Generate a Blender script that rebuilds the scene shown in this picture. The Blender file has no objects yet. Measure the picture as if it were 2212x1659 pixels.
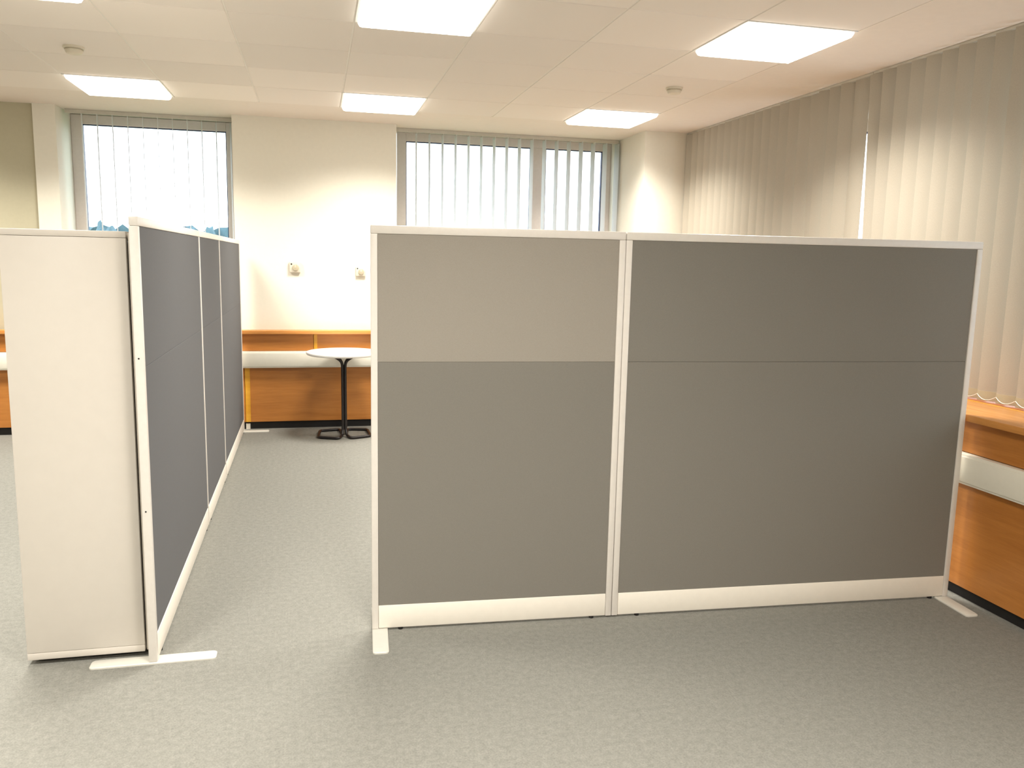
import bpy, bmesh, math, random
from mathutils import Vector, Matrix
random.seed(7)
sc = bpy.context.scene
COL = sc.collection

# ------------------------------------------------------------------ camera
F_PX, YAW, PITCH, ROLL, EYE = 1778.73, 0.2355, 0.1482, 0.0211, 1.4922
def camera():
    f = Vector((math.sin(YAW)*math.cos(PITCH), math.cos(YAW)*math.cos(PITCH), -math.sin(PITCH)))
    r = Vector((math.cos(YAW), -math.sin(YAW), 0)); u = r.cross(f)
    r2 = r*math.cos(ROLL) + u*math.sin(ROLL); u2 = u*math.cos(ROLL) - r*math.sin(ROLL)
    cd = bpy.data.cameras.new('camera'); cd.sensor_fit = 'HORIZONTAL'; cd.sensor_width = 36.0
    cd.lens = F_PX*36.0/2212.0; cd.clip_start = 0.02; cd.clip_end = 500
    o = bpy.data.objects.new('camera', cd); COL.objects.link(o)
    m = Matrix((r2, u2, -f)).transposed().to_4x4(); m.translation = Vector((0, 0, EYE))
    o.matrix_world = m; sc.camera = o
camera()

# ------------------------------------------------------------------ sky, exposure
SKY_STRENGTH = 5.0
LAMP_POWER = 43.5
LAMP_COLOR = (1.0, 0.955, 0.875)
DIFFUSER_STRENGTH = 4.0
w = bpy.data.worlds.new('overcast_sky'); sc.world = w; w.use_nodes = True
bg = w.node_tree.nodes['Background']
bg.inputs['Color'].default_value = (0.84, 0.92, 1.0, 1); bg.inputs['Strength'].default_value = SKY_STRENGTH
vs = sc.view_settings
vs.view_transform = 'Standard'; vs.look = 'None'; vs.gamma = 1.0; vs.use_curve_mapping = False
vs.exposure = 0.0
sc.cycles.use_denoising = True
sc.cycles.max_bounces = 6; sc.cycles.diffuse_bounces = 4; sc.cycles.glossy_bounces = 2; sc.cycles.use_adaptive_sampling = True; sc.cycles.adaptive_threshold = 0.03; sc.cycles.transparent_max_bounces = 12
sc.cycles.sample_clamp_indirect = 8.0

# ------------------------------------------------------------------ materials
def lin(r, g, b):
    c = []
    for v in (r, g, b):
        v /= 255.0
        c.append(v/12.92 if v <= 0.04045 else ((v+0.055)/1.055)**2.4)
    return (c[0], c[1], c[2], 1)
def new_mat(name):
    m = bpy.data.materials.new(name); m.use_nodes = True
    nt = m.node_tree; b = nt.nodes['Principled BSDF']
    return m, nt, b
def noise(nt, scale, detail=3.0, mapping=None, rough=0.6):
    tc = nt.nodes.new('ShaderNodeTexCoord'); n = nt.nodes.new('ShaderNodeTexNoise')
    n.inputs['Scale'].default_value = scale; n.inputs['Detail'].default_value = detail
    n.inputs['Roughness'].default_value = rough
    if mapping:
        mp = nt.nodes.new('ShaderNodeMapping'); mp.inputs['Scale'].default_value = mapping
        nt.links.new(tc.outputs['Object'], mp.inputs['Vector']); nt.links.new(mp.outputs['Vector'], n.inputs['Vector'])
    else:
        nt.links.new(tc.outputs['Object'], n.inputs['Vector'])
    return n
def ramp(nt, src, stops):
    r = nt.nodes.new('ShaderNodeValToRGB'); e = r.color_ramp.elements
    while len(e) < len(stops): e.new(0.5)
    for el, (p, c) in zip(e, stops): el.position = p; el.color = c
    nt.links.new(src, r.inputs['Fac']); return r
def bump(nt, b, src, strength, dist):
    n = nt.nodes.new('ShaderNodeBump'); n.inputs['Strength'].default_value = strength; n.inputs['Distance'].default_value = dist
    nt.links.new(src, n.inputs['Height']); nt.links.new(n.outputs['Normal'], b.inputs['Normal'])
def shade(c, k): return (c[0]*k, c[1]*k, c[2]*k, 1)
def mottled(name, c, var=0.06, scale=60, rough=0.6, bstr=0.0, bdist=0.001, bscale=None, spec=0.5, mapping=None):
    m, nt, b = new_mat(name)
    n = noise(nt, scale, 3, mapping)
    r = ramp(nt, n.outputs['Fac'], [(0.3, shade(c, 1-var)), (0.7, shade(c, 1+var))])
    nt.links.new(r.outputs['Color'], b.inputs['Base Color'])
    b.inputs['Roughness'].default_value = rough; b.inputs['Specular IOR Level'].default_value = spec
    if bstr:
        n2 = noise(nt, bscale or scale, 2, mapping); bump(nt, b, n2.outputs['Fac'], bstr, bdist)
    return m
def carpet_mat():
    m, nt, b = new_mat('mottled_carpet')
    n1 = noise(nt, 42, 4, (1, 1, 1), 0.75); n2 = noise(nt, 170, 2, None, 0.7)
    mx = nt.nodes.new('ShaderNodeMath'); mx.operation = 'MULTIPLY_ADD'
    nt.links.new(n2.outputs['Fac'], mx.inputs[0]); mx.inputs[1].default_value = 0.5
    sub = nt.nodes.new('ShaderNodeMath'); sub.operation = 'MULTIPLY'; sub.inputs[1].default_value = 0.5
    nt.links.new(n1.outputs['Fac'], sub.inputs[0]); nt.links.new(sub.outputs[0], mx.inputs[2])
    c = CARPET
    r = ramp(nt, mx.outputs[0], [(0.36, shade(c, 0.80)), (0.5, c), (0.64, shade(c, 1.19))])
    nt.links.new(r.outputs['Color'], b.inputs['Base Color'])
    b.inputs['Roughness'].default_value = 0.95; b.inputs['Specular IOR Level'].default_value = 0.1
    bump(nt, b, mx.outputs[0], 0.5, 0.004)
    return m
def wood_mat(name, axis, dark, light, rough=0.32):
    m, nt, b = new_mat(name)
    sc_ = {'x': (0.7, 10, 10), 'y': (10, 0.7, 10)}[axis]
    n = noise(nt, 2.2, 6, sc_, 0.62); n.inputs['Distortion'].default_value = 0.6
    r = ramp(nt, n.outputs['Fac'], [(0.28, dark), (0.72, light)])
    n2 = noise(nt, 14, 3, sc_, 0.7)
    r2 = ramp(nt, n2.outputs['Fac'], [(0.35, (0.93, 0.92, 0.90, 1)), (0.6, (1, 1, 1, 1))])
    mx = nt.nodes.new('ShaderNodeMix'); mx.data_type = 'RGBA'; mx.blend_type = 'MULTIPLY'; mx.inputs['Factor'].default_value = 1
    nt.links.new(r.outputs['Color'], mx.inputs[6]); nt.links.new(r2.outputs['Color'], mx.inputs[7])
    nt.links.new(mx.outputs[2], b.inputs['Base Color'])
    b.inputs['Roughness'].default_value = rough
    return m
def slat_mat(name, SLAT, trans, fac):
    m = bpy.data.materials.new(name); m.use_nodes = True; nt = m.node_tree
    for n in list(nt.nodes): nt.nodes.remove(n)
    out = nt.nodes.new('ShaderNodeOutputMaterial'); mix = nt.nodes.new('ShaderNodeMixShader')
    d = nt.nodes.new('ShaderNodeBsdfDiffuse'); t = nt.nodes.new('ShaderNodeBsdfTranslucent')
    n = noise(nt, 300, 2)
    r = ramp(nt, n.outputs['Fac'], [(0.3, shade(SLAT, 0.93)), (0.7, shade(SLAT, 1.05))])
    nt.links.new(r.outputs['Color'], d.inputs['Color']); t.inputs['Color'].default_value = trans
    mix.inputs[0].default_value = fac
    nt.links.new(d.outputs[0], mix.inputs[1]); nt.links.new(t.outputs[0], mix.inputs[2]); nt.links.new(mix.outputs[0], out.inputs[0])
    return m
def glass_mat():
    m = bpy.data.materials.new('window_glass'); m.use_nodes = True; nt = m.node_tree
    for n in list(nt.nodes): nt.nodes.remove(n)
    out = nt.nodes.new('ShaderNodeOutputMaterial'); mix = nt.nodes.new('ShaderNodeMixShader')
    tr = nt.nodes.new('ShaderNodeBsdfTransparent'); tr.inputs['Color'].default_value = (0.95, 0.97, 0.97, 1)
    gl = nt.nodes.new('ShaderNodeBsdfGlossy'); gl.inputs['Roughness'].default_value = 0.02
    lw = nt.nodes.new('ShaderNodeLayerWeight'); lw.inputs['Blend'].default_value = 0.5
    pw = nt.nodes.new('ShaderNodeMath'); pw.operation = 'POWER'; pw.inputs[1].default_value = 4.0
    sc2 = nt.nodes.new('ShaderNodeMath'); sc2.operation = 'MULTIPLY_ADD'; sc2.inputs[1].default_value = 0.5; sc2.inputs[2].default_value = 0.02
    nt.links.new(lw.outputs['Facing'], pw.inputs[0]); nt.links.new(pw.outputs[0], sc2.inputs[0])
    nt.links.new(sc2.outputs[0], mix.inputs[0]); nt.links.new(tr.outputs[0], mix.inputs[1]); nt.links.new(gl.outputs[0], mix.inputs[2])
    nt.links.new(mix.outputs[0], out.inputs[0]); return m
def emit_mat(name, c, s):
    m, nt, b = new_mat(name)
    n = noise(nt, 90, 1)
    r = ramp(nt, n.outputs['Fac'], [(0.3, shade(c, 0.97)), (0.7, c)])
    nt.links.new(r.outputs['Color'], b.inputs['Emission Color'])
    b.inputs['Base Color'].default_value = (0.9, 0.9, 0.88, 1); b.inputs['Emission Strength'].default_value = s
    m.cycles.emission_sampling = 'NONE'
    return m
def tile_mat():
    m, nt, b = new_mat('mineral_ceiling_tile')
    oi = nt.nodes.new('ShaderNodeObjectInfo')
    c = CEIL
    r = ramp(nt, oi.outputs['Random'], [(0.0, shade(c, 0.95)), (1.0, shade(c, 1.04))])
    nt.links.new(r.outputs['Color'], b.inputs['Base Color'])
    n = noise(nt, 220, 2); bump(nt, b, n.outputs['Fac'], 0.15, 0.001)
    b.inputs['Roughness'].default_value = 0.9; b.inputs['Specular IOR Level'].default_value = 0.2
    return m

CARPET = (0.225, 0.222, 0.198, 1)
SLAT = (0.54, 0.49, 0.405, 1)
CEIL = (0.86, 0.805, 0.74, 1)
M = {}
M['carpet'] = carpet_mat()
M['wall'] = mottled('cream_wall_paint', (0.80, 0.76, 0.655, 1), 0.012, 30, 0.7, 0.05, 0.001, 250, 0.3)
M['khaki'] = mottled('khaki_wall_paint', (0.50, 0.46, 0.33, 1), 0.02, 30, 0.7, 0.05, 0.001, 250, 0.3)
M['plaster'] = mottled('white_ceiling_plaster', (0.82, 0.755, 0.68, 1), 0.012, 20, 0.8, 0.04, 0.001, 200, 0.2)
M['tile'] = tile_mat()
M['void'] = mottled('dark_ceiling_void', (0.20, 0.17, 0.13, 1), 0.05, 10, 0.9)
M['runner'] = mottled('white_ceiling_runner', (0.82, 0.78, 0.72, 1), 0.01, 20, 0.5)
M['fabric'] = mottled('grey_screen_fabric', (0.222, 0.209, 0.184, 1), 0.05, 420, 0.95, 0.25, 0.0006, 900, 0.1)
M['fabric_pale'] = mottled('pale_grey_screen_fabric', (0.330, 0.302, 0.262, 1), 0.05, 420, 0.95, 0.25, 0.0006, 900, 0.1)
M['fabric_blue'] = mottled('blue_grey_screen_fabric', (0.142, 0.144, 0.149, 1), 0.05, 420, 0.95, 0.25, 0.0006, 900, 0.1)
M['screen_frame'] = mottled('light_grey_metal', (0.76, 0.72, 0.67, 1), 0.02, 40, 0.35, spec=0.5)
M['skirt'] = mottled('cream_painted_metal', (0.86, 0.815, 0.73, 1), 0.015, 30, 0.38)
M['foot'] = mottled('white_coated_steel', (0.66, 0.645, 0.585, 1), 0.02, 40, 0.4)
M['black'] = mottled('black_plastic', (0.008, 0.007, 0.007, 1), 0.1, 60, 0.5)
M['cabinet'] = mottled('cream_laminate', (0.66, 0.615, 0.555, 1), 0.012, 18, 0.4)
M['cabinet_edge'] = mottled('grey_laminate_edge', (0.55, 0.50, 0.43, 1), 0.03, 18, 0.5)
WD, WL = lin(172, 108, 46), lin(196, 130, 62)
M['wood_x'] = wood_mat('beech_veneer_along_x', 'x', WD, WL)
M['wood_y'] = wood_mat('beech_veneer_along_y', 'y', WD, WL)
M['ledge_x'] = wood_mat('beech_ledge_along_x', 'x', lin(196, 128, 62), lin(226, 160, 88), 0.25)
M['ledge_y'] = wood_mat('beech_ledge_along_y', 'y', lin(196, 128, 62), lin(226, 160, 88), 0.25)
M['sill_shaded_y'] = wood_mat('shaded_beech_sill_along_y', 'y', lin(150, 82, 28), lin(180, 104, 44), 0.55)  # darker than the ledge: shadow below the blinds is in the wood colour
M['lipping'] = wood_mat('yellow_beech_lipping', 'x', lin(206, 146, 36), lin(226, 170, 62))
M['trunking'] = mottled('ivory_plastic', (0.82, 0.79, 0.69, 1), 0.012, 30, 0.35)
M['plinth'] = mottled('black_plinth', (0.006, 0.005, 0.005, 1), 0.1, 20, 0.7)
M['win'] = mottled('taupe_aluminium', (0.70, 0.63, 0.58, 1), 0.03, 30, 0.4)
M['gasket'] = mottled('dark_blue_gasket', (0.02, 0.025, 0.09, 1), 0.1, 30, 0.5)
M['glass'] = glass_mat()
M['slat'] = slat_mat('beige_blind_fabric', SLAT, (0.55, 0.52, 0.52, 1), 0.15)
M['slat_white'] = slat_mat('white_blind_fabric', (0.86, 0.84, 0.82, 1), (0.88, 0.88, 0.90, 1), 0.5)
M['hem'] = mottled('blind_hem', (0.50, 0.44, 0.30, 1), 0.03, 200, 0.8)
M['chain'] = mottled('white_bead_chain', (0.80, 0.76, 0.66, 1), 0.02, 100, 0.4)
M['track'] = mottled('white_aluminium_track', (0.60, 0.56, 0.48, 1), 0.02, 50, 0.4)
M['diffuser'] = emit_mat('opal_diffuser', (1.0, 0.95, 0.86, 1), DIFFUSER_STRENGTH)
M['lamp_rim'] = mottled('white_lamp_rim', (0.82, 0.80, 0.76, 1), 0.01, 30, 0.4)
M['plastic'] = mottled('warm_white_plastic', (0.70, 0.64, 0.52, 1), 0.02, 60, 0.4)
M['plastic_dark'] = mottled('beige_plastic', (0.48, 0.42, 0.30, 1), 0.03, 60, 0.5)
M['table_top'] = mottled('white_laminate', (0.84, 0.82, 0.78, 1), 0.01, 30, 0.3)
M['tube'] = mottled('black_coated_tube', (0.012, 0.009, 0.009, 1), 0.1, 60, 0.35)
M['leaf'] = mottled('haze_tinted_foliage', (0.10, 0.17, 0.20, 1), 0.25, 1.5, 0.9)  # sky glare on the far trees is put into this bluish leaf colour
M['bark'] = mottled('bark', (0.10, 0.08, 0.06, 1), 0.2, 6, 0.9)
M['grass'] = mottled('grass', (0.12, 0.17, 0.07, 1), 0.2, 0.8, 0.95)

# ------------------------------------------------------------------ mesh helpers
class MB:
    def __init__(s): s.bm = bmesh.new()
    def box(s, x0, y0, z0, x1, y1, z1, bevel=0.0, seg=1):
        t = bmesh.new()
        v = [t.verts.new(p) for p in ((x0,y0,z0),(x1,y0,z0),(x1,y1,z0),(x0,y1,z0),(x0,y0,z1),(x1,y0,z1),(x1,y1,z1),(x0,y1,z1))]
        for f in ((0,3,2,1),(4,5,6,7),(0,1,5,4),(1,2,6,5),(2,3,7,6),(3,0,4,7)): t.faces.new([v[i] for i in f])
        if bevel: bmesh.ops.bevel(t, geom=t.edges[:], offset=bevel, segments=seg, affect='EDGES', profile=0.5)
        s.merge(t); return s
    def merge(s, t):
        me = bpy.data.meshes.new('tmp'); t.to_mesh(me); t.free(); s.bm.from_mesh(me); bpy.data.meshes.remove(me)
    def prism(s, poly, z0, z1):
        n = len(poly); a = [s.bm.verts.new((x, y, z0)) for x, y in poly]; b = [s.bm.verts.new((x, y, z1)) for x, y in poly]
        s.bm.faces.new(a[::-1]); s.bm.faces.new(b)
        for i in range(n): s.bm.faces.new((a[i], a[(i+1) % n], b[(i+1) % n], b[i]))
        return s
    def rings(s, rings, cap0=True, cap1=True):
        L = [[s.bm.verts.new(p) for p in r] for r in rings]; n = len(L[0])
        for a, b in zip(L, L[1:]):
            for i in range(n): s.bm.faces.new((a[i], a[(i+1) % n], b[(i+1) % n], b[i]))
        if cap0: s.bm.faces.new(L[0][::-1])
        if cap1: s.bm.faces.new(L[-1])
        return s
    def lathe(s, prof, seg=48, c=(0, 0)):
        return s.rings([[(c[0]+r*math.cos(2*math.pi*k/seg), c[1]+r*math.sin(2*math.pi*k/seg), z) for k in range(seg)] for r, z in prof])
    def tube(s, path, rad, seg=10):
        pts = [Vector(p) for p in path]; R = []; prev = None
        for i, p in enumerate(pts):
            d = ((pts[min(i+1, len(pts)-1)] - p).normalized() + (p - pts[max(i-1, 0)]).normalized()).normalized()
            if prev is None:
                a = Vector((0, 0, 1)) if abs(d.z) < 0.9 else Vector((1, 0, 0)); nrm = d.cross(a).normalized()
            else:
                nrm = (prev - d*prev.dot(d)).normalized()
            prev = nrm; bi = d.cross(nrm)
            R.append([tuple(p + (nrm*math.cos(2*math.pi*k/seg) + bi*math.sin(2*math.pi*k/seg))*rad) for k in range(seg)])
        return s.rings(R)
    def mesh(s, name, mat, smooth=False):
        bmesh.ops.recalc_face_normals(s.bm, faces=s.bm.faces[:])
        me = bpy.data.meshes.new(name); s.bm.to_mesh(me); s.bm.free(); me.materials.append(mat)
        if smooth:
            for p in me.polygons: p.use_smooth = True
            me.set_sharp_from_angle(angle=math.radians(35))
        return me
    def build(s, name, mat, parent=None, smooth=False):
        return link(name, s.mesh(name, mat, smooth), parent)
def link(name, me, parent=None, loc=None):
    o = bpy.data.objects.new(name, me); COL.objects.link(o)
    if parent: o.parent = parent
    if loc: o.location = loc
    return o
def thing(name, label, cat, loc=(0, 0, 0), rz=0.0, group=None):
    o = bpy.data.objects.new(name, None); COL.objects.link(o); o.location = loc; o.rotation_euler = (0, 0, rz)
    o.empty_display_size = 0.1
    return tag(o, label, cat, group)
def tag(o, label, cat, group=None):
    o['label'] = label; o['category'] = cat
    if group: o['group'] = group
    return o
def struct(o, label=None, cat=None):
    o['kind'] = 'structure'
    if label: o['label'] = label
    if cat: o['category'] = cat
    return o
def box(name, mat, a, b, parent=None, bevel=0.0, seg=1):
    return MB().box(*a, *b, bevel=bevel, seg=seg).build(name, mat, parent, smooth=bool(bevel) and seg > 1)
def smooth_path(pts, r=0.04, n=5):
    P = [Vector(p) for p in pts]; out = [P[0]]
    for a, b, c in zip(P, P[1:], P[2:]):
        d0 = min(r, (b-a).length*0.48); d1 = min(r, (c-b).length*0.48)
        p0 = b + (a-b).normalized()*d0; p1 = b + (c-b).normalized()*d1
        for k in range(n+1):
            t = k/n; out.append(p0*(1-t)**2 + b*2*t*(1-t) + p1*t**2)
    out.append(P[-1]); return out

# ------------------------------------------------------------------ the room shell
HC = 2.64                       # ceiling height
XT, YT, TS = 2.605, 6.738, 0.6  # corner and size of the ceiling tile field
NX, NY = 13, 14
XL, YR = -5.95, -2.5            # left and rear walls
YB, YP, YW = 7.40, 6.96, 7.82   # back wall face, corner pier face, window plane
XP, XR, XW = 2.82, 3.33, 3.70   # corner pier side, right wall face, right window plane

struct(box('floor', M['carpet'], (XL-0.1, YR-0.1, -0.12), (3.8, 7.95, 0.0)), 'grey mottled carpet covering the office floor', 'floor')

# back wall: piers between the windows, khaki section, low walls under the windows
b = MB()
b.box(-2.144, YB, 0, -1.98, 7.93, HC); b.box(-0.655, YB, 0, 0.70, 7.93, HC); b.box(XP, YP, 0, 3.80, 7.93, HC)
b.box(-1.98, YB, 0, -0.655, 7.93, 0.83); b.box(0.70, YB, 0, XP, 7.93, 0.83)
struct(b.build('wall_back', M['wall']), 'cream painted back wall with window recesses and corner pier', 'wall')
struct(box('wall_back_left', M['khaki'], (XL, YB+0.03, 0), (-2.144, 7.93, HC)), 'khaki painted wall section left of the white pier', 'wall')
# right wall behind the vertical blinds
b = MB()
b.box(XR, YR, 0, 3.80, YP, 0.82); b.box(XR, YR, 2.50, 3.80, YP, HC)
for y0, y1 in ((6.42, YP), (4.12, 4.50), (0.62, 1.0), (YR, -0.9)): b.box(XR, y0, 0.82, 3.80, y1, 2.50)
struct(b.build('wall_right', M['wall']), 'cream wall with windows hidden behind vertical blinds', 'wall')
struct(box('wall_left', M['wall'], (XL-0.1, YR, 0), (XL, 7.93, HC)), 'plain cream side wall beyond the cabinet', 'wall')
struct(box('wall_rear', M['wall'], (XL-0.1, YR-0.1, 0), (3.80, YR, HC)), 'plain cream wall behind the viewpoint', 'wall')

# ceiling: plaster margin around a field of square tiles with runners
ceil = MB()
ceil.box(XL-0.1, YR-0.1, HC+0.03, 3.80, 7.93, HC+0.15)
x0, x1, y0, y1 = XT-NX*TS, XT, YT-NY*TS, YT
ceil.box(XT, YR-0.1, HC, 3.80, 7.93, HC+0.03); ceil.box(XL-0.1, YR-0.1, HC, x0, 7.93, HC+0.03)
ceil.box(x0, YT, HC, XT, 7.93, HC+0.03); ceil.box(x0, YR-0.1, HC, XT, y0, HC+0.03)
ceiling = struct(ceil.build('ceiling', M['plaster']), 'suspended ceiling of square tiles with a plain plaster margin', 'ceiling')
LIGHT_COLS = {0: 2.305, 3: 0.505, 6: -1.295, 9: -3.095, 12: -4.895}
LIGHT_ROWS = {0: 6.438, 4: 4.038, 8: 1.638, 12: -0.762}
ABSENT = {(0, 8), (9, 8), (9, 12), (12, 0), (12, 4), (12, 12)}
tile = MB().box(-0.2955, -0.2972, 0.0, 0.2955, 0.2972, 0.016, bevel=0.0025).mesh('ceiling_tile', M['tile'])
for i in range(NX):
    for j in range(NY):
        if i in LIGHT_COLS and j in LIGHT_ROWS and (i, j) not in ABSENT: continue
        link('ceiling_tile', tile, ceiling, (XT-TS*(i+0.5), YT-TS*(j+0.5), HC-0.001))
back = box('tile_backing', M['void'], (x0, y0, HC+0.018), (x1, y1, HC+0.029), ceiling)
run = MB().box(-0.0042, y0, 0.003, 0.0042, y1, 0.016).mesh('ceiling_runner', M['runner'])
for i in range(NX+1): link('ceiling_runner', run, ceiling, (XT-TS*i, 0, HC-0.001))

# ------------------------------------------------------------------ windows
def window(n, axis, plane, a0, a1, z0, z1, bars, label, fw=0.085):
    """frame in the wall plane; axis = direction along the wall; bars = list of (from, to) mullions"""
    e = bpy.data.objects.new('window_%d' % n, None); COL.objects.link(e); struct(e, label, 'window')
    e.location = ((a0+a1)/2, plane, z0) if axis == 'x' else (plane, (a0+a1)/2, z0)
    off = (a0+a1)/2
    def bx(name, mat, u0, u1, w0, w1, d0, d1, bev=0.004):
        if axis == 'x': return box(name, mat, (u0-off, d0, w0-z0), (u1-off, d1, w1-z0), e, bev)
        return box(name, mat, (d0, u0-off, w0-z0), (d1, u1-off, w1-z0), e, bev)
    bx('frame_jamb', M['win'], a0, a0+fw, z0, z1, 0, 0.07); bx('frame_jamb', M['win'], a1-fw, a1, z0, z1, 0, 0.07)
    bx('frame_head', M['win'], a0+fw, a1-fw, z1-fw*0.9, z1, 0, 0.07); bx('frame_sill', M['win'], a0+fw, a1-fw, z0, z0+fw, 0, 0.07)
    lo = a0+fw
    for m0, m1 in list(bars)+[(a1-fw, None)]:
        if m1 is not None: bx('mullion', M['win'], m0, m1, z0+fw, z1-fw*0.9, 0, 0.07)
        g = bx('pane', M['glass'], lo+0.006, m0-0.006, z0+fw+0.006, z1-fw*0.9-0.006, 0.03, 0.036, 0)
        t = 0.007; zz0, zz1 = z0+fw, z1-fw*0.9
        k = MB()
        for (u0, u1, w0, w1) in ((lo, lo+t, zz0, zz1), (m0-t, m0, zz0, zz1), (lo+t, m0-t, zz0, zz0+t), (lo+t, m0-t, zz1-t, zz1)):
            if axis == 'x': k.box(u0-off, 0.012, w0-z0, u1-off, 0.045, w1-z0)
            else: k.box(0.012, u0-off, w0-z0, 0.045, u1-off, w1-z0)
        k.build('gasket', M['gasket'], g)
        lo = m1
    return e
window(1, 'x', YW, -1.98, -0.655, 0.86, 2.635, [], 'wide single-pane window left of the cream wall with bright sky')
window(2, 'x', YW, 0.745, XP, 0.86, 2.65-0.012, [(2.018, 2.163)], 'two-pane window beside the corner pier with open vertical blinds', 0.085)
window(3, 'y', XW, 4.50, 6.42, 0.86, 2.50, [(5.62, 5.86)], 'window behind the closed blinds nearest the corner')
window(4, 'y', XW, 1.0, 4.12, 0.86, 2.50, [(2.46, 2.62)], 'window behind the closed blinds at the right edge')
window(5, 'y', XW, -0.9, 0.62, 0.86, 2.50, [], 'window behind the closed blinds beyond the right edge')

# ------------------------------------------------------------------ perimeter casing, ledge, trunking
t = thing('wall_casing', 'beech veneer casing along the back wall under the ledge', 'casing', (0, YB, 0))
xe = XP-0.004
def bxl(name, mat, x0, y0, z0, x1, y1, z1, par, bev=0.0015): return box(name, mat, (x0, y0-YB, z0), (x1, y1-YB, z1), par, bev)
cuts = [XL+0.004, -4.6, -3.1, -2.0, -0.60, 1.0, xe]
for a, c in zip(cuts, cuts[1:]):
    p = bxl('lower_panel', M['wood_x'], a+0.0015, 7.34, 0.065, c-0.0015, 7.396, 0.543, t)
    bxl('edge_lipping', M['lipping'], a+0.0015, 7.336, 0.067, a+0.042, 7.340, 0.541, p, 0)
cuts = [XL+0.004, -3.4, -1.7, -0.02, 1.6, xe]
for a, c in zip(cuts, cuts[1:]):
    p = bxl('upper_panel', M['wood_x'], a+0.0015, 7.34, 0.683, c-0.0015, 7.396, 0.830, t)
    bxl('edge_lipping', M['lipping'], a+0.0015, 7.336, 0.685, a+0.030, 7.340, 0.829, p, 0)
bxl('backing_board', M['wood_x'], XL+0.004, 7.341, 0.5435, xe, 7.396, 0.6825, t, 0)
bxl('plinth', M['plinth'], XL+0.004, 7.365, 0.0, xe, 7.396, 0.065, t, 0)
for x in (-0.585, 0.9, -1.95): bxl('levelling_foot', M['track'], x-0.015, 7.345, 0.0, x+0.02, 7.364, 0.05, t)
t = thing('window_ledge', 'pale beech ledge running along the back wall', 'ledge', (0, YB, 0.83))
box('ledge_board', M['ledge_x'], (XL+0.004, 7.29-YB, 0.0015), (xe, -0.003, 0.034), t, 0.005, 2)
box('sill_board', M['ledge_x'], (-1.976, 0.0, 0.0015), (-0.659, 0.415, 0.029), t, 0.002)
box('sill_board', M['ledge_x'], (0.704, 0.0, 0.0015), (xe, 0.415, 0.029), t, 0.002)
def trunking(name, label, axis, a0, a1, face, depth, z0, z1, splits):
    e = thing(name, label, 'trunking', (0, face, z0) if axis == 'x' else (face, 0, z0))
    def bx(nm, u0, u1, d0, d1, w0, w1, bev):
        if axis == 'x': return box(nm, M['trunking'], (u0, d0, w0), (u1, d1, w1), e, bev, 2)
        return box(nm, M['trunking'], (d0, u0, w0), (d1, u1, w1), e, bev, 2)
    h = z1-z0
    bx('trunking_base', a0, a1, 0.006, depth, 0, h, 0.004)
    s = [a0]+splits+[a1]
    for u0, u1 in zip(s, s[1:]): bx('trunking_lid', u0+0.0005, u1-0.0005, 0, 0.006, 0.012, h-0.012, 0.002)
trunking('cable_trunking', 'ivory cable trunking along the back wall behind the round table', 'x', XL+0.004, xe, 7.280, 0.0555, 0.543, 0.683, [-3.0, -0.64, 2.0])

t = thing('wall_casing', 'beech veneer casing under the window ledge at the right edge', 'casing', (2.87, 0, 0))
ye = YP-0.004
def byl(name, mat, x0, y0, z0, x1, y1, z1, par, bev=0.0015): return box(name, mat, (x0-2.87, y0, z0), (x1-2.87, y1, z1), par, bev)
cuts = [YR+0.004, -0.5, 1.2, 3.6, 5.2, ye]
for a, c in zip(cuts, cuts[1:]):
    byl('lower_panel', M['wood_y'], 2.87, a+0.0015, 0.052, 2.90, c-0.0015, 0.537, t)
    byl('upper_panel', M['wood_y'], 2.87, a+0.0015, 0.676, 2.90, c-0.0015, 0.824, t)
byl('backing_board', M['wood_y'], 2.90, YR+0.004, 0.052, 3.326, ye, 0.823, t, 0)
byl('plinth', M['plinth'], 2.888, YR+0.004, 0.0, 2.93, ye, 0.051, t, 0)
t = thing('window_ledge', 'pale beech ledge with a joint line below the closed right-hand blinds', 'ledge', (2.82, 0, 0.826))
box('ledge_board', M['ledge_y'], (0, YR+0.004, 0), (0.325, ye, 0.032), t, 0.006, 2)
box('edge_lipping', M['lipping'], (0.325, YR+0.004, 0), (0.331, ye, 0.0335), t, 0.001)
box('sill_board', M['sill_shaded_y'], (0.331, YR+0.004, 0), (XR-2.82-0.003, ye, 0.027), t, 0.001)
for y0, y1 in ((4.505, 6.415), (1.005, 4.115), (-0.895, 0.615)):
    box('sill_board', M['sill_shaded_y'], (XR-2.82-0.002, y0, 0), (XW-2.82-0.004, y1, 0.027), t, 0.001)
trunking('cable_trunking', 'ivory cable trunking on the casing at the right edge', 'y', YR+0.004, ye, 2.828, 0.042, 0.537, 0.676, [-1.2, 1.1, 4.6])

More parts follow.
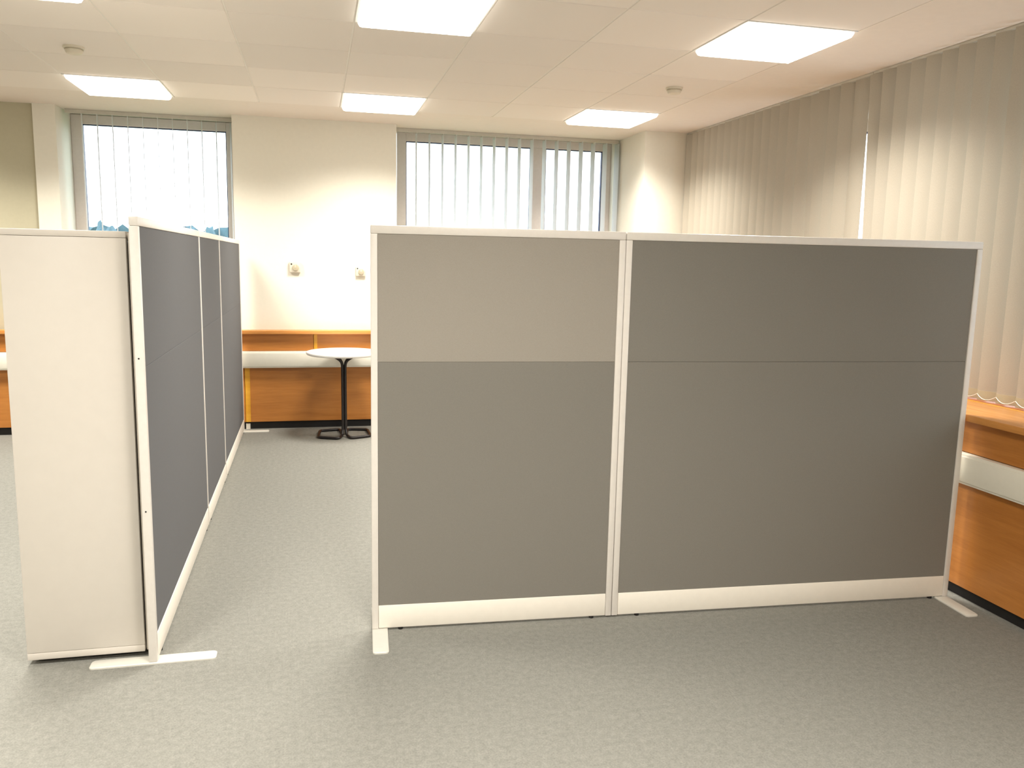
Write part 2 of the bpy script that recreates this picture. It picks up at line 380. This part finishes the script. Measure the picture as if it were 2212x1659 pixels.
# ------------------------------------------------------------------ partition screens
HS, TH = 1.616, 0.030
def screen(label, L, loc, rz, feet=(), screws=False, fws=(0.027, 0.027), low='fabric', up='fabric'):
    t = thing('partition_screen', label, 'screen', (loc[0], loc[1], 0), rz, 'grey fabric partition screens')
    f0, f1 = fws
    for k, (a, fw) in enumerate(((0.0, f0), (L-f1, f1))):
        u = box('upright', M['screen_frame'], (a+0.0005, 0, 0.008), (a+fw-0.0005, TH, HS-0.032), t, 0.003, 2)
        if screws and k == 0:
            for z in (1.13, 0.58):
                s = MB().lathe([(0.003, 0), (0.003, 0.0015)], 10); sm = s.build('screw', M['black'], u)
                sm.rotation_euler = (0, -math.pi/2, 0); sm.location = (0.001, TH*0.55, z)
    box('top_rail', M['screen_frame'], (0.0005, 0, HS-0.032), (L-0.0005, TH, HS), t, 0.004, 2)
    box('lower_fabric_panel', M[low], (f0, 0.004, 0.106), (L-f1, TH-0.004, 1.0952), t, 0.0012)
    box('upper_fabric_panel', M[up], (f0, 0.004, 1.0958), (L-f1, TH-0.004, HS-0.032), t, 0.0012)
    box('skirt', M['skirt'], (f0, 0.001, 0.010), (L-f1, TH-0.001, 0.106), t, 0.003, 2)
    for x in (0.115, L-0.085):
        MB().lathe([(0.010, 0), (0.010, 0.010)], 14, (x, TH/2-0.004)).build('glide', M['black'], t)
    for a in feet:
        def outline(ins):
            w, l, r = 0.031-ins, 0.218-ins, 0.014
            return [(a+sx*(w-r)+r*math.cos(q0+k*math.pi/8), TH/2+sy*(l-r)+r*math.sin(q0+k*math.pi/8))
                    for sx, sy, q0 in ((1, 1, 0), (-1, 1, math.pi/2), (-1, -1, math.pi), (1, -1, 1.5*math.pi)) for k in range(5)]
        f = MB(); f.rings([[(px, py, z) for px, py in outline(i)] for i, z in ((0, 0.0), (0, 0.005), (0.003, 0.0078))])
        f.build('stabiliser_foot', M['foot'], t, True)
ca, sa = math.cos(-0.0553), math.sin(-0.0553)
A0 = (0.2035, 3.1842)
screen('narrow grey fabric screen with white frame standing in the centre', 1.004, A0, -0.0553, feet=(0.032,), up='fabric_pale')
screen('widest grey fabric screen in the centre reaching the right-hand casing', 1.607, (A0[0]+1.0052*ca, A0[1]+1.0052*sa), -0.0553, feet=(1.576,))
B0 = (-0.583, 3.0586); BA = math.pi/2+0.0056
y = 0.0
for L, lab, ft, sw, fwp in ((1.62, 'grey fabric screen standing against the tall cream cabinet', (0.028,), True, (0.027, 0.010)),
                   (1.00, 'grey fabric screen in the middle of the left-hand row', (), False, (0.010, 0.010)),
                   (1.585, 'grey fabric screen at the far end of the left-hand row by the wall', (1.557,), False, (0.010, 0.027))):
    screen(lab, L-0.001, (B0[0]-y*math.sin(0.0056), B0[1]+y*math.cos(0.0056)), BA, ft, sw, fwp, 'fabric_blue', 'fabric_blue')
    y += L

# ------------------------------------------------------------------ tall cabinet
t = thing('storage_cabinet', 'tall cream cabinet standing beside the left-hand row of grey screens', 'cabinet', (-0.835, 3.63, 0))
cx, cy = -0.835, 3.63
def bc(name, mat, x0, y0, z0, x1, y1, z1, par=t, bev=0.002): return box(name, mat, (x0-cx, y0-cy, z0), (x1-cx, y1-cy, z1), par, bev, 2)
bc('base_panel', M['cabinet'], -1.035, 3.13, 0.020, -0.638, 4.13, 0.046)
bc('end_panel', M['cabinet'], -1.035, 3.13, 0.047, -0.638, 3.155, 1.543)
bc('end_panel', M['cabinet'], -1.035, 4.105, 0.047, -0.638, 4.13, 1.543)
bc('back_panel', M['cabinet'], -1.035, 3.155, 0.047, -1.017, 4.105, 1.543)
bc('top_panel', M['cabinet'], -1.035, 3.13, 1.544, -0.638, 4.13, 1.566)
bc('shelf', M['cabinet'], -1.016, 3.156, 0.80, -0.68, 4.104, 0.82)
for y0, y1, hy in ((3.133, 3.6285, 3.59), (3.6315, 4.127, 3.67)):
    d = bc('door', M['cabinet_edge'], -0.632, y0, 0.024, -0.6205, y1, 1.560)
    bc('handle', M['screen_frame'], -0.6205, hy-0.008, 0.72, -0.6175, hy+0.008, 0.86, d)
for x in (-0.99, -0.70):
    for yy in (3.19, 4.07): MB().lathe([(0.018, 0), (0.018, 0.020)], 14, (x-cx, yy-cy)).build('foot', M['black'], t)
bc('plinth', M['black'], -1.010, 3.165, 0.002, -0.67, 4.10, 0.0195, t, 0)

# ------------------------------------------------------------------ round table
TX, TY = 0.222, 6.955
t = thing('round_table', 'small round white table on black tubular legs beside the back wall', 'table', (TX, TY, 0))
R = 0.305
MB().lathe([(R-0.012, 0.694), (R-0.003, 0.698), (R, 0.706), (R, 0.712), (R-0.003, 0.718), (R-0.010, 0.720)], 64).build('table_top', M['table_top'], t, True)
MB().lathe([(0.09, 0.686), (0.09, 0.6935)], 24).build('mounting_plate', M['tube'], t)
for s in (-1, 1):
    path = [(s*0.075, -0.05, 0.679), (s*0.035, -0.03, 0.655), (s*0.0112, -0.0112, 0.62), (s*0.0112, -0.0112, 0.06), (s*0.020, -0.04, 0.0125), (s*0.050, -0.145, 0.0125), (s*0.215, -0.075, 0.0125),
            (s*0.20, 0.19, 0.0125), (s*0.035, 0.225, 0.0125), (s*0.020, 0.06, 0.0125), (s*0.0112, 0.0112, 0.06), (s*0.0112, 0.0112, 0.62), (s*0.035, 0.03, 0.655), (s*0.075, 0.05, 0.679)]
    MB().tube(smooth_path(path, 0.035, 5), 0.0118, 12).build('leg', M['tube'], t, True)

# ------------------------------------------------------------------ vertical blinds
def slat_mesh(width, z0, z1, name, mat, bow=0.010, n=6, thick=0.0008, grow=0.0):
    b = MB(); f = []; k_ = []
    for k in range(n+1):
        u = -1+2*k/n; f.append((u*width/2, -bow*(1-u*u)))
    prof = [(x, yy-thick/2-grow) for x, yy in f] + [(x, yy+thick/2+grow) for x, yy in f[::-1]]
    b.prism(prof, z0, z1)
    return b.mesh(name, mat, True)
def blind(label, axis, plane, positions, ztop, zbot, width, angles, track0, track1, chain=True, fab='slat', sway={}):
    """slats hang from a headrail; local x runs along the rail"""
    e = thing('vertical_blind', label, 'blind', (0, plane, 0) if axis == 'x' else (plane, 0, 0), 0 if axis == 'x' else -math.pi/2)
    # axis y: local x = -world y, local y = +world x, so local -y faces the room
    sgn = 1 if axis == 'x' else -1
    a, c = sorted((sgn*track0, sgn*track1))
    box('headrail', M['track'], (a, -0.012, ztop+0.002), (c, 0.012, HC-0.0005), e, 0.002)
    sm = slat_mesh(width, 0, ztop-zbot, 'slat', M[fab], bow=0.010 if fab == 'slat' else 0.004); hm = slat_mesh(width-0.002, 0.0, 0.045, 'hem', M['hem'], bow=0.010 if fab == 'slat' else 0.004, grow=0.0011)
    km = MB().box(-0.006, -0.004, 0, 0.006, 0.004, 0.030).mesh('hanger', M['track'])
    pts = []
    for idx, (p, an) in enumerate(zip(positions, angles)):
        be = math.radians(sway.get(idx, 0.0)); off = -(ztop-zbot)*math.sin(be)
        o = link('slat', sm, e, (sgn*p+off*math.cos(an), off*math.sin(an), zbot)); o.rotation_euler = (0, be, an)
        link('hem', hm, o, (0, 0, 0.002)); link('hanger', km, o, (0, 0, ztop-zbot-0.004))
        pts.append((o.location.copy(), an))
    if chain:
        for side in (-1,):
            pts.sort(key=lambda q: q[0].x)
            ends = [Vector((l.x+math.cos(an)*side*width*0.46, l.y+math.sin(an)*side*width*0.46-0.007, zbot+0.030)) for l, an in pts]
            path = []
            for q0, q1 in zip(ends, ends[1:]):
                for k in range(6):
                    s = k/6; v = q0.lerp(q1, s); v.z -= 0.022*4*s*(1-s); v.y -= 0.006*4*s*(1-s); path.append(v)
            path.append(ends[-1]); MB().tube(path, 0.0021, 6).build('bead_chain', M['chain'], e, True)
    return e
ps = [-1.838+0.1155*k for k in range(11)]
blind('vertical blind turned edge-on across the single-pane back window', 'x', 7.60, ps, 2.605, 0.90, 0.127, [math.radians(99.5)]*len(ps), -1.96, -0.67, fab='slat_white')
ps = [0.896+0.1188*k for k in range(17)]
blind('vertical blind with open slats across the two-pane back window', 'x', 7.60, ps, 2.605, 0.90, 0.127, [math.radians(90-0.0*k) for k in range(17)], 0.72, XP-0.01, fab='slat_white')
ps = [6.885-0.1165*k for k in range(21)]
an = [math.radians(29 + random.uniform(-2.5, 2.5)) for k in ps]; an[16] = math.radians(8); an[15] = math.radians(16); an[20] = math.radians(6)
blind('closed vertical blind nearest the corner pier on the right wall', 'y', 3.23, ps, 2.622, 0.859, 0.127, an, 6.95, 4.4485, sway={16: -1.7})
ps = [4.395-0.1165*k for k in range(32)]
an = [math.radians(29 + random.uniform(-2.5, 2.5)) for k in ps]
blind('closed vertical blind at the right edge above the beech ledge', 'y', 3.23, ps, 2.622, 0.859, 0.127, an, 4.447, 0.70, sway={0: -1.9, 1: -0.6})

# ------------------------------------------------------------------ ceiling lights
def fluted(h, z, teeth=12, amp=0.0):
    pts = []; n = teeth*2
    for s in range(4):
        for k in range(n):
            u = -h+2*h*k/n; d = h-(amp if k % 2 else 0.0)
            p = {0: (u, -d), 1: (d, u), 2: (-u, d), 3: (-d, -u)}[s]
            if k == 0: p = {0: (-h, -h), 1: (h, -h), 2: (h, h), 3: (-h, h)}[s]
            pts.append((p[0], p[1], z))
    return pts
rim = MB()
for (a, c, d, e) in ((-0.298, -0.298, 0.298, -0.286), (-0.298, 0.286, 0.298, 0.298), (-0.298, -0.286, -0.286, 0.286), (0.286, -0.286, 0.298, 0.286)):
    rim.box(a, c, -0.003, d, e, 0.022)
rim_me = rim.mesh('lamp_rim', M['lamp_rim'])
dif_me = MB().rings([fluted(0.284, 0.018, 12, 0), fluted(0.284, -0.010, 12, 0.006), fluted(0.276, -0.026, 12, 0.008), fluted(0.262, -0.033, 12, 0.004)]).mesh('diffuser', M['diffuser'])
LAMP_LABEL = {(6, 0): 'square ceiling light above the single-pane back window', (3, 0): 'square ceiling light nearest the middle of the back wall',
    (0, 0): 'square ceiling light nearest the corner pier', (6, 4): 'square ceiling light cut by the top left corner',
    (3, 4): 'square ceiling light cut by the top edge above the centre', (0, 4): 'large square ceiling light nearest the right-hand blinds'}
for i, X in LIGHT_COLS.items():
    for j, Y in LIGHT_ROWS.items():
        if (i, j) in ABSENT: continue
        lab = LAMP_LABEL.get((i, j), 'ceiling light %s, %s' % ({0: 'in the column along the right blinds', 3: 'in the column above the centre screens', 6: 'in the column above the cream cabinet', 9: 'in the column left of the cabinet', 12: 'in the column by the left wall'}[i],
              {0: 'in the row along the back wall', 4: 'in the row beyond the centre screens', 8: 'in the row before the screens', 12: 'in the rear row'}[j]))
        e = thing('ceiling_light', lab, 'ceiling light', (X, Y, HC-0.001), 0, 'square ceiling lights')
        link('lamp_rim', rim_me, e); link('diffuser', dif_me, e)
        ld = bpy.data.lights.new('lamp_glow', 'AREA'); ld.shape = 'SQUARE'; ld.size = 0.50; ld.energy = LAMP_POWER; ld.color = LAMP_COLOR
        ld.spread = math.radians(136)
        lo = bpy.data.objects.new('lamp_glow', ld); COL.objects.link(lo); lo.parent = e; lo.location = (0, 0, -0.036)

# ------------------------------------------------------------------ small fixtures
for (x, yy, lab) in ((-1.31, 5.33, 'round smoke detector on the ceiling near the single-pane window light'), (2.31, 5.24, 'round smoke detector on the ceiling near the right-hand blinds')):
    e = thing('smoke_detector', lab, 'smoke detector', (x, yy, HC-0.001), 0, 'smoke detectors')
    MB().lathe([(0.056, 0.0), (0.056, -0.010), (0.052, -0.013)], 32).build('detector_base', M['plastic'], e, True)
    MB().lathe([(0.046, -0.013), (0.046, -0.028), (0.040, -0.038), (0.022, -0.043)], 32).build('detector_head', M['plastic'], e, True)
    MB().lathe([(0.049, -0.016), (0.049, -0.019)], 32).build('vent_ring', M['plastic_dark'], e, True)
for (x, z, s, lab) in ((-0.167, 1.402, 0.092, 'small square wall control box nearer the left-hand screens'), (0.388, 1.376, 0.084, 'small square wall control box nearer the centre screen')):
    e = thing('wall_control', lab, 'control box', (x, YB-0.0005, z), 0, 'wall control boxes')
    box('housing', M['plastic'], (-s/2, -0.028, -s/2), (s/2, 0, s/2), e, 0.006, 2)
    d = MB().lathe([(s*0.30, 0), (s*0.28, 0.010), (s*0.10, 0.013)], 28).build('dial', M['plastic_dark'], e, True)
    d.rotation_euler = (math.pi/2, 0, 0); d.location = (0.004, -0.028, -0.004)
    box('pointer', M['plastic'], (-0.002, -0.043, -0.004), (0.006, -0.039, s*0.2), e, 0.001)
    box('indicator', M['black'], (-s*0.38, -0.030, s*0.22), (-s*0.26, -0.0275, s*0.34), e)

# ------------------------------------------------------------------ outside
struct(box('ground_outside', M['grass'], (-150, 8.6, -3.4), (150, 260, -3.0)), 'grass outside the windows', 'ground')
rt = random.Random(3)
crowns = []
for k in range(3):
    bm = bmesh.new(); bmesh.ops.create_icosphere(bm, subdivisions=3, radius=1.0)
    rr = random.Random(k+11)
    for v in bm.verts:
        n = v.co.normalized(); d = 1+0.16*math.sin(5*n.x+k)*math.cos(4*n.z+2*k)+0.1*rr.uniform(-1, 1)
        v.co = n*d
    me = bpy.data.meshes.new('crown'); bm.to_mesh(me); bm.free(); me.materials.append(M['leaf']); crowns.append(me)
trunk = MB().lathe([(0.16, 0), (0.12, 3.6)], 10).mesh('trunk', M['bark'])
for k in range(9):
    x = -16.6+1.55*k; yy = 62+4*(k % 2); wide = 0.72 if k % 2 else 0.76; top = 1.49+yy*(0.0325+0.0028*rt.random())
    e = thing('distant_tree', 'haze-tinted blue-green tree far beyond the single-pane window, number %s from the left' % ('one two three four five six seven eight nine'.split()[k]), 'tree', (x, yy, -3.0), rt.uniform(0, 6), 'row of trees far outside')
    link('trunk', trunk, e)
    c = link('crown', crowns[k % 3], e, (0, 0, (top+3)/2+0.9)); c.scale = (wide, wide, ((top+3)/2-0.9)/1.15)
hb = MB(); rh = random.Random(5); rows = []
for iz in range(9):
    z = -3.0+6.5*iz/8
    rows.append([hb.bm.verts.new((-40+0.65*k, 71+(0.5 if iz < 8 else 1.0)*rh.uniform(-1, 1), z+(rh.uniform(-0.3, 0.32) if iz else 0))) for k in range(81)])
for a, c in zip(rows, rows[1:]):
    for k in range(80): hb.bm.faces.new((a[k], a[k+1], c[k+1], c[k]))
bk = [hb.bm.verts.new((v.co.x, 74.5, -3.0)) for v in rows[-1]]
for k in range(80): hb.bm.faces.new((rows[-1][k], rows[-1][k+1], bk[k+1], bk[k]))
struct(hb.build('hedge_outside', M['leaf']), 'haze-tinted hedge line far outside behind the trees', 'hedge')
